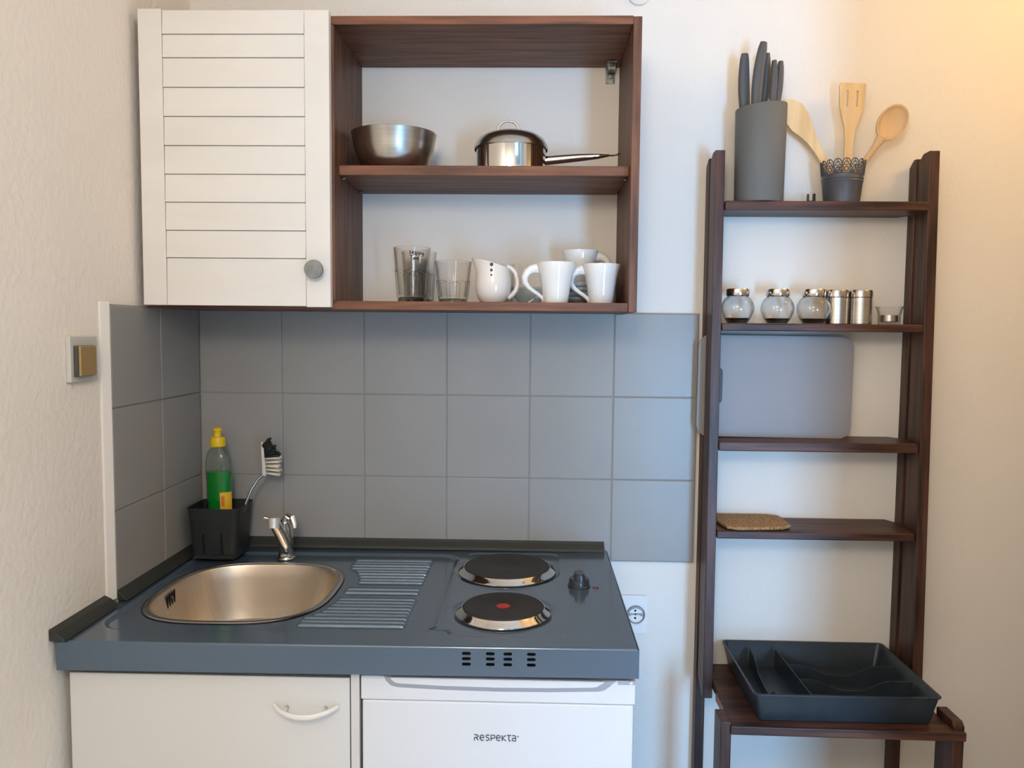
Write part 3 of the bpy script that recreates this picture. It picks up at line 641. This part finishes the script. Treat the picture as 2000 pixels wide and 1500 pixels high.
# ------------------------------------------------------------ light switch, socket, round cover
sw = thing('light_switch', (XL, -.48, 1.345), 'light switch with a golden rocker on the left plaster wall', 'light switch')
build('switch_plate', MB().box(XL, XL+.009, -.5330, -.4450, 1.3085, 1.3905), swplate, sw, bevel=.002)
build('rocker_edge', MB().hexa([(XL+.009, -.5240, 1.3185), (XL+.009, -.4660, 1.3185), (XL+.009, -.4660, 1.3735), (XL+.009, -.5240, 1.3735)], [(XL+.0165, -.5215, 1.3190), (XL+.0165, -.4650, 1.3190), (XL+.0165, -.4650, 1.3735), (XL+.0165, -.5215, 1.3735)]), swblack, sw, bevel=.001)
rk = MB().hexa([(XL+.0165, -.5205, 1.3195), (XL+.0165, -.4655, 1.3195), (XL+.0165, -.4655, 1.3730), (XL+.0165, -.5205, 1.3730)], [(XL+.0205, -.5200, 1.3205), (XL+.0185, -.4665, 1.3205), (XL+.0185, -.4665, 1.3720), (XL+.0205, -.5200, 1.3720)])
build('rocker', rk, swgold, sw, bevel=.0006)
so = thing('wall_socket', (1.064, YB, .718), 'white round wall socket beside the right edge of the worktop', 'wall socket')
build('socket_plate', plate(rrect(.084, .094, .006, 5, 1.0500, .7180), [circ(.0222, 48, 1.064, .718)], .006, XZ(YB-.0035)), sockm, so)
build('socket_well', MB().lathe([(.0222, .0065), (.0215, .0045), (.0205, -.004), (.0001, -.004)], seg=48).xf(Matrix.Translation((1.064, YB-.0045, .718)) @ Matrix.Rotation(PI/2, 4, 'X')), sockg, so)
sp_ = MB().lathe([(.0180, .0), (.0178, .0022), (.0172, .0032), (.0001, .0032)], seg=48).xf(Matrix.Translation((1.0645, YB-.0018, .7150)) @ Matrix.Rotation(PI/2, 4, 'X'))
build('socket_face', sp_, sockm, so)
hl = MB()
for zz in (.7270, .7085): hl.lathe([(.0001, .0004), (.0026, .0004), (.0027, 0)], seg=18); hl.v[-54:] = [tuple(Matrix.Translation((1.063, YB-.005, zz)) @ Matrix.Rotation(PI/2, 4, 'X') @ Vector(v)) for v in hl.v[-54:]]
build('pin_hole', hl, blackhole, so)
build('earth_clip', MB().box(1.0475, 1.0525, YB-.0062, YB-.005, .7135, .7205).box(1.0755, 1.0815, YB-.0062, YB-.005, .7135, .7205).box(1.0525, 1.0755, YB-.0056, YB-.005, .7160, .7205), mat('socket_metal', (.25, .25, .26), .4, metal=.5), so, bevel=.0003)
build('centre_screw', MB().lathe([(.0001, .0016), (.0018, .0016), (.002, 0)], seg=14).xf(Matrix.Translation((1.0635, YB-.0056, .7183)) @ Matrix.Rotation(PI/2, 4, 'X')), blackhole, so)
rc = MB().lathe([(.0001, .010), (.022, .0095), (.0265, .007), (.0275, 0)], seg=48).xf(Matrix.Translation((1.0435, YB, 2.189)) @ Matrix.Rotation(PI/2, 4, 'X'))
single('junction_cover', (1.0435, YB, 2.189), rc, plaster_smooth, 'round white cover cap on the wall above the cabinet', 'wall cap')

# ------------------------------------------------------------ ladder shelf
ls = thing('ladder_shelf', (1.45, -.05, 0), 'tall dark brown stained ladder shelf with five shelves', 'shelf unit')
xa0, xa1, xb0, xb1 = 1.2085, 1.2305, 1.6795, 1.7025
for x0, x1 in ((xa0, xa1), (xb0, xb1)):
    build('rear_post', MB().prism([(.0065, 0), (.0065, 1.792), (-.014, 1.807), (-.026, 1.807), (-.026, 0)], 'x', x0, x1), lad_z, ls, bevel=.0015)
    yb_ = -.103 if x0 < 1.5 else -.118
    build('front_post', MB().prism([(-.0425, .592), (-.0395, 1.798), (-.060, 1.8115), (-.088, 1.8125), (yb_, .560), (yb_+.02, .5625)], 'x', x0, x1), lad_z, ls, bevel=.0015)
def lshelf(z1, z0, yfr, dzb=0, x0=xa1+.0005, x1=xb0-.0005, ch=.03):
    poly_t = [(x0, yfr, z1), (x1, yfr, z1), (x1, -.03, z1+dzb*.8), (x1-ch*.8, .0062, z1+dzb), (x0+ch*.3, .0062, z1+dzb), (x0, -.03, z1+dzb*.8)]
    t = z1-z0
    mb = MB().loft([[(x, y, z-t) for x, y, z in poly_t], poly_t], smooth=False)
    return build('shelf', mb, lad_x, ls, bevel=.003, bseg=3)
lshelf(1.7000, 1.6800, -.098, -.002)
lshelf(1.4280, 1.4105, -.098)
lshelf(1.1600, 1.1380, -.100, .002)
lshelf(.9545, .9360, -.102, .008)
s5 = MB(); t_ = .019
pt = [(1.2230, -.304, .597), (1.6990, -.312, .597), (1.6990, -.300, .597), (1.6785, -.300, .597), (1.6785, -.108, .597), (1.6785, .006, .597), (1.232, .006, .597), (1.232, -.150, .597), (1.2270, -.150, .597), (1.2270, -.262, .597)]
s5.loft([[(x, y, z-t_) for x, y, z in pt], pt], smooth=False)
build('shelf', s5, lad_x, ls, bevel=.003, bseg=3)
build('raw_shelf_edge', MB().box(1.2262, 1.2275, -.236, -.152, .579, .5955), lad_cut, ls)
build('front_leg', MB().box(1.2040, 1.2262, -.298, -.240, 0, .6025), lad_z, ls, bevel=.002)
build('front_leg', MB().prism([(-.299, 0), (-.299, .603), (-.289, .612), (-.226, .612), (-.226, 0)], 'x', 1.6792, 1.7015), lad_z, ls, bevel=.002)
for z in (.15, .30):
    build('lower_shelf', MB().box(1.2268, 1.6788, -.29, .005, z-.02, z), lad_x, ls, bevel=.003)

# ------------------------------------------------------------ knife block and knives (shelf 1)
Z1 = 1.7003
kbx, kby = 1.3155, -.056
kb_ = thing('knife_block', (kbx, kby, Z1), 'tall grey oval knife block on the top shelf of the ladder', 'knife block')
rg = []
for (z, k) in ((.0, .97), (.003, 1.0), (.10, 1.02), (.212, 1.045)):
    rg.append([(kbx+.0545*k*math.cos(a), kby+.0475*k*math.sin(a), Z1+z+(.006*math.cos(a) if z > .2 else 0)) for a in (2*PI*j/64 for j in range(64))])
rg.append([(kbx+.0535*1.045*math.cos(a), kby+.0465*1.045*math.sin(a), Z1+.2140+.006*math.cos(a)) for a in (2*PI*j/64 for j in range(64))])
rg.append([(kbx+.0500*1.045*math.cos(a), kby+.0430*1.045*math.sin(a), Z1+.2128+.006*math.cos(a)) for a in (2*PI*j/64 for j in range(64))])
rg.append([(kbx+.0495*1.045*math.cos(a), kby+.0425*1.045*math.sin(a), Z1+.204) for a in (2*PI*j/64 for j in range(64))])
build('block_body', MB().loft(rg), kniferub, kb_)
def knife(bx_, by_, h, lean, label, w=.0085, curve=1):
    z0 = Z1+.2045
    o = thing('kitchen_knife', (bx_, by_, z0), label, 'knife', 'knives in the grey block')
    P = []; Rr = []
    for i in range(11):
        t = i/10; P.append((bx_+lean*t+curve*.007*math.sin(PI*t*.95)*(-1), by_, z0+h*t)); Rr.append((w*1.18*(.80+.30*math.sin(PI*(t*.85+.15)))*(1 if t < .93 else .82), .0075))
    build('handle', MB().tube(P, Rr, 18, up=(1, 0, 0)), knifeh, o, bevel=0)
    build('bolster', MB().box(bx_-.0060, bx_+.0062, by_-.0042, by_+.0042, z0+.0005, z0+.024), chrome, o, bevel=.002)
    return o
knife(1.2795, -.052, .128, -.003, 'knife with the leftmost handle in the grey block', .0100, .3)
knife(1.2985, -.076, .145, .013, 'knife with the tallest handle in the grey block, in front of the others', .0098, .5)
knife(1.3190, -.048, .130, .008, 'knife just right of the tallest handle in the grey block', .0070, -.5)
knife(1.3335, -.068, .108, .004, 'short slim knife handle second from the right in the grey block', .0066, -.3)
knife(1.3475, -.050, .112, .0095, 'knife with the rightmost handle in the grey block', .0070, -.4)

# ------------------------------------------------------------ lacy zinc pot with wooden utensils
ux, uy = 1.5035, -.053
ut = thing('utensil_pot', (ux, uy, Z1), 'dark grey tapered metal pot with pierced lace rim on the top ladder shelf', 'utensil pot')
def potr(z): return .0385+(.0470-.0385)*z/.082
build('pot_body', MB().lathe([(.0001, 0), (.0385, 0), (potr(.045), .045), (potr(.047)+.0012, .047), (potr(.05), .050), (potr(.053)+.0012, .053), (potr(.056), .056), (potr(.062), .062), (potr(.062)-.0012, .062), (.0373, .0015), (.0001, .0015)], c=(ux, uy, Z1), seg=64), zinc, ut)
lc = MB(); nsc = 16
def pp(a, z): r = potr(z)-.0003; return (ux+r*math.cos(a), uy+r*math.sin(a), Z1+z)
for k in range(nsc):
    a0 = 2*PI*k/nsc; da = 2*PI/nsc
    lc.tube([pp(a0+da*(.5+.5*math.cos(t)), .080+.0135*math.sin(t)) for t in lin(0, PI, 8)], .0012, 6)
    lc.tube([pp(a0+da*(.5+.3*math.cos(t)), .078+.0095*math.sin(t)) for t in lin(0, PI, 7)], .0010, 6)
    lc.tube([pp(a0+da*(.5+.26*math.cos(t)), .0705+.0045*math.sin(t)) for t in lin(0, 2*PI, 10)], .0011, 6)
    lc.tube([pp(a0, .061), pp(a0+da*.5, .080), pp(a0+da, .061)], .0010, 6)
    lc.tube([pp(a0, .080), pp(a0+da*.5, .064), pp(a0+da, .080)], .0010, 6)
    lc.tube([pp(a0, .061), pp(a0, .081)], .0012, 6)
    lc.tube([pp(a0+da*.5, .083), pp(a0+da*.5, .093)], .0009, 6)
lc.torus((ux, uy, Z1+.0625), potr(.0625)-.0003, .0011, 64, 6); lc.torus((ux, uy, Z1+.080), potr(.08)-.0003, .0008, 64, 6)
build('lace_rim', lc, zinc, ut)
# slotted spatula
def outline_to(pts_l, pts_r): return pts_l+pts_r[::-1]
spo = [(-.0275, .270), (.0285, .270), (.0295, .262), (.0275, .215), (.019, .190), (.0125, .170), (.0100, .140), (.0090, .06), (.0075, .0), (-.0075, .0), (-.009, .06), (-.0105, .140), (-.013, .170), (-.020, .190), (-.0265, .215), (-.0305, .262)]
sp1 = plate(spo, [pill(-.010, .235, .0345, .0048), pill(.0115, .235, .0345, .0048)], .0055, Matrix.Identity(4), .0012)
# pills are horizontal: rebuild them upright
def vp(cx, cy, w, h): return [(cx+(y-cy), cy+(x-cx)) for x, y in pill(cx, cy, h, w)]
sp1 = plate(spo, [vp(-.0115, .235, .0040, .036), vp(.0105, .235, .0040, .036)], .0055, Matrix.Identity(4), .0012)
Mx = Matrix.Translation((1.5160, -.0395, Z1+.0025)) @ Matrix.Rotation(math.radians(1.8), 4, 'Y') @ Matrix.Rotation(math.radians(90), 4, 'X')
sp1.xf(Mx)
single('slotted_spatula', (1.5160, -.0395, Z1), sp1, bamboo, 'slotted bamboo spatula standing upright in the lacy pot', 'spatula')
# plain spatula leaning left
spl = [(-.0262, .205), (-.0272, .235), (-.022, .262), (-.012, .2735), (.004, .274), (.020, .266), (.0285, .250), (.0275, .225), (.020, .195), (.0115, .165), (.0090, .130), (.0080, .05), (.0075, 0), (-.0075, 0), (-.008, .05), (-.009, .130), (-.0125, .165), (-.020, .190)]
s2_ = plate(spl, [], .0065, Matrix.Identity(4), .0014)
s2_.v = [(x-.02*(max(0, y-.10)/.17)**2*1.0, y, z+.01*(max(0, y-.1)/.17)**2) for x, y, z in s2_.v]
Mx = Matrix.Translation((1.5230, -.030, Z1+.004)) @ Matrix.Rotation(math.radians(-29.5), 4, 'Y') @ Matrix.Rotation(math.radians(90), 4, 'X')
s2_.xf(Mx)
single('wooden_turner', (1.5230, -.030, Z1), s2_, bamboo, 'plain wooden turner leaning left out of the lacy pot behind the knife block', 'spatula')
# wooden spoon leaning right
spn = MB().tube([(0, 0, 0), (0, 0, .09), (0, 0, .15), (0, 0, .172)], [(.006, .0055), (.0065, .006), (.0080, .0062), (.0120, .0065)], 18, up=(1, 0, 0))
nr, na = 10, 40; vsn = []
for side in (0, 1):
    for i in range(nr+1):
        q = i/nr
        for j in range(na):
            a = 2*PI*j/na; x = .0315*q*math.cos(a)*(1-.10*math.sin(a)*-1*0); z = .211+.0435*q*math.sin(a)
            y = (-.0035+.0085*(1-q*q)) if side == 0 else (.0015+.0115*(1-q*q)**.8)
            if side == 0 and q > .88: y = -.0035-.0010*math.sin((q-.88)/.12*PI)
            vsn.append((x, y, z))
fsn = []
for side in (0, 1):
    o_ = side*(nr+1)*na
    for i in range(nr):
        for j in range(na):
            k = (j+1) % na; fsn.append((o_+i*na+j, o_+i*na+k, o_+(i+1)*na+k, o_+(i+1)*na+j))
o1_, o2_ = nr*na, (nr+1)*na+nr*na
for j in range(na): k = (j+1) % na; fsn.append((o1_+j, o1_+k, o2_+k, o2_+j))
spn.add(vsn, fsn, True)
spn.xf(Matrix.Translation((1.4900, -.060, Z1+.004)) @ Matrix.Rotation(math.radians(33.5), 4, 'Y'))
single('wooden_spoon', (1.4900, -.060, Z1), spn, beech, 'wooden spoon with an oval bowl leaning right out of the lacy pot', 'spoon')
# small dark hook bracket
hk = MB().box(1.4370, 1.4405, -.022, -.016, Z1, Z1+.0275).box(1.4370, 1.4545, -.022, -.016, Z1+.0085, Z1+.0125).box(1.4500, 1.4555, -.022, -.016, Z1, Z1+.0285)
single('metal_clip', (1.446, -.019, Z1), hk, blackp, 'tiny dark u-shaped metal clip left of the lacy pot', 'clip', bevel=.0006)

# ------------------------------------------------------------ jars, shakers and tealight glass (shelf 2)
Z2 = 1.4282
def jar(x, label, sc=1.0, first=None):
    c = (x, -.052, Z2)
    j = thing('spice_jar', c, label, 'spice jar', 'round glass spice jars')
    out_ = [(.0001, .0), (.022, .0), (.0235, .0015), (.0305, .012), (.0365, .026), (.0378, .034), (.0362, .044), (.031, .0545), (.0245, .0605), (.0225, .0625), (.0225, .066)]
    inn = [(r-.0022, z) for r, z in out_[::-1][:-2]]+[(.020, .0035), (.0001, .0035)]
    build('jar_glass', MB().lathe(out_+inn, c=c, seg=56), glass, j)
    build('glass_foot', MB().lathe([(.0001, .0006), (.0205, .0008), (.0275, .0105), (.0265, .0120), (.020, .0075), (.0001, .0065)], c=c, seg=48), glass_foot, j)  # dark disc paints the curved shading near the jar base
    build('lid', MB().lathe([(.0262, .0630), (.0265, .0635), (.0265, .0765), (.0255, .0785), (.0001, .0788)], c=c, seg=48), chrome, j)
    return j
j1 = jar(1.2760, 'round glass spice jar with chrome lid, next to the left post')
copy_tree(j1, (1.3670, -.052, Z2), 'round glass spice jar with chrome lid, middle of three')
copy_tree(j1, (1.4480, -.056, Z2), 'round glass spice jar with chrome lid, touching the steel shakers')
def shaker(x, label):
    c = (x, -.050, Z2)
    s = thing('steel_shaker', c, label, 'shaker', 'steel shakers')
    build('shaker_body', MB().lathe([(.0001, 0), (.0245, 0), (.0255, .001), (.0255, .060), (.0250, .0605), (.0001, .0605)], c=c, seg=48), steel, s)
    build('lid', MB().lathe([(.0255, .0612), (.0265, .0618), (.0265, .0750), (.0255, .0772), (.0225, .0780), (.0001, .0780)], c=c, seg=48), chromed, s)
    return s
s1 = shaker(1.5015, 'brushed steel shaker, left one of the pair next to the round jar')
copy_tree(s1, (1.5555, -.050, Z2), 'brushed steel shaker, right one of the pair next to the tealight glass')
tg = thing('tealight_holder', (1.6225, -.050, Z2), 'small clear glass tealight holder beside the right post', 'candle holder')
c = (1.6225, -.050, Z2)
build('holder_glass', MB().lathe([(.0001, 0), (.0225, 0), (.0235, .003), (.0240, .020), (.0270, .034), (.0305, .0405), (.0300, .0412), (.0285, .0400), (.0250, .033), (.0220, .020), (.0215, .006), (.0001, .006)], c=c, seg=48), glass, tg)
tc_ = thing('tealight', (1.6225, -.050, Z2+.0062), 'small metal cased tealight inside the clear glass holder', 'candle')
build('metal_case', MB().lathe([(.0001, 0), (.0180, 0), (.0187, .001), (.0187, .0150), (.0180, .0150), (.0178, .012), (.0001, .012)], c=(1.6225, -.050, Z2+.0062), seg=40), steel, tc_)

# ------------------------------------------------------------ grey chopping board between the posts
bo = plate(rrect(.3585, .2390, .028, 10), [[(x-.133, y) for x, y in rrect(.022, .084, .0105, 8)]], .0055, Matrix.Identity(4), .0012)
bo.xf(Matrix.Translation((1.3715, -.0335, 1.2812)) @ Matrix.Rotation(math.radians(.35), 4, 'Y') @ Matrix.Rotation(math.radians(90), 4, 'X'))
bro = single('chopping_board', (1.3715, -.0335, 1.1612), bo, boardm, 'grey plastic chopping board with grip slot on the third ladder shelf', 'chopping board')

gi = plate(rrect(.0222, .0842, .0106, 8), [], .003, XZ(0)); gi.xf(Matrix.Translation((-.133, 0, .12)))
build('grip_slot_fill', gi, rimm, bro)  # dark plate filling the grip slot
# ------------------------------------------------------------ woven pot mat (shelf 4)
tv = MB(); nn = 24; ring_t = []
base = [(1.2600, -.1080), (1.4060, -.0920), (1.4020, -.0100), (1.3680, .0035), (1.2360, .0010), (1.2335, -.0200)]
cx_, cy_ = 1.315, -.05
def smooth_poly(P, it=2):
    for _ in range(it):
        Q = []
        for i in range(len(P)):
            a, b = P[i], P[(i+1) % len(P)]; Q += [(a[0]*.85+b[0]*.15, a[1]*.85+b[1]*.15), (a[0]*.15+b[0]*.85, a[1]*.15+b[1]*.85)]
        P = Q
    return P
bp_ = smooth_poly([(a, b) for a, b in base], 1)
zf = lambda x, y: .9566+.0080*min(1, max(0, (y+.102)/.108))+.0005
tv.loft([[(x*.985+cx_*.015, y*.985+cy_*.015, zf(x, y)) for x, y in bp_], [(x, y, zf(x, y)+.003) for x, y in bp_], [(x*.985+cx_*.015, y*.985+cy_*.015, zf(x, y)+.0065) for x, y in bp_], [(x*.5+cx_*.5, y*.5+cy_*.5, zf(x*.5+cx_*.5, y*.5+cy_*.5)+.0072) for x, y in bp_]])
single('pot_mat', (1.315, -.05, .957), tv, cork, 'woven brown jute pot mat on the fourth ladder shelf', 'pot mat')

# ------------------------------------------------------------ cutlery tray (shelf 5)
Z5 = .5972
tr = thing('cutlery_tray', (1.46, -.14, Z5), 'large dark grey plastic cutlery tray on the lowest deep ladder shelf', 'cutlery tray')
def tring(x0, x1, y0, y1, r, z):
    return [(x, y, Z5+z) for x, y in rrect(x1-x0, y1-y0, r, 5, (x0+x1)/2, (y0+y1)/2)]
xl, xr, yf_, yb2 = 1.2735, 1.6605, -.290, .0035
rg = [tring(xl+.016, xr-.020, yf_+.013, yb2-.016, .008, 0), tring(xl+.014, xr-.018, yf_+.011, yb2-.014, .009, .002), tring(xl+.003, xr-.004, yf_+.003, yb2-.003, .010, .058), tring(xl, xr, yf_, yb2, .012, .0590), tring(xl, xr, yf_, yb2, .012, .0612),
      tring(xl+.004, xr-.004, yf_+.004, yb2-.004, .010, .0615), tring(xl+.0055, xr-.0065, yf_+.0055, yb2-.0055, .010, .0590), tring(xl+.018, xr-.022, yf_+.015, yb2-.018, .008, .004)]
build('tray_body', MB().loft(rg), traym, tr)
def divider(pts, th=.0022, zb=.004):
    """pts: (x, y, ztop) along the divider"""
    mb = MB(); rings_ = []
    for i, (x, y, z) in enumerate(pts):
        a = Vector(pts[max(i-1, 0)][:2]); b = Vector(pts[min(i+1, len(pts)-1)][:2]); t = (b-a).normalized(); nx, ny = -t.y*th/2, t.x*th/2
        rings_.append([(x-nx, y-ny, Z5+zb), (x+nx, y+ny, Z5+zb), (x+nx, y+ny, Z5+z-.0006), (x, y, Z5+z), (x-nx, y-ny, Z5+z-.0006)])
    return mb.loft(rings_, smooth=False)
build('divider', divider([(1.3985, -.018, .050), (1.4000, -.15, .050), (1.4015, -.270, .050)]), traym, tr)
build('divider', divider([(1.3370, -.018, .050), (1.3350, -.06, .050), (1.3330, -.085, .045), (1.331, -.115, .032), (1.329, -.15, .030), (1.326, -.20, .030), (1.323, -.235, .033), (1.320, -.25, .040), (1.318, -.270, .040)]), traym, tr)
build('divider', divider([(1.318, -.245, .030), (1.322, -.236, .040), (1.330, -.232, .043), (1.338, -.240, .038), (1.343, -.262, .030)]), traym, tr)
def wavy(y): return [(1.401, y, .052), (1.425, y, .0515), (1.445, y, .047), (1.465, y, .038), (1.485, y, .030), (1.505, y, .0275), (1.535, y, .0275), (1.552, y, .033), (1.572, y, .045), (1.590, y, .051), (1.6445, y, .051)]
build('divider', divider(wavy(-.112)), traym, tr); build('divider', divider(wavy(-.188)), traym, tr)
build('divider', divider([(1.401, -.262, .052), (1.44, -.262, .051), (1.47, -.262, .035), (1.54, -.262, .030), (1.575, -.262, .050), (1.64, -.262, .0515)]), traym, tr)
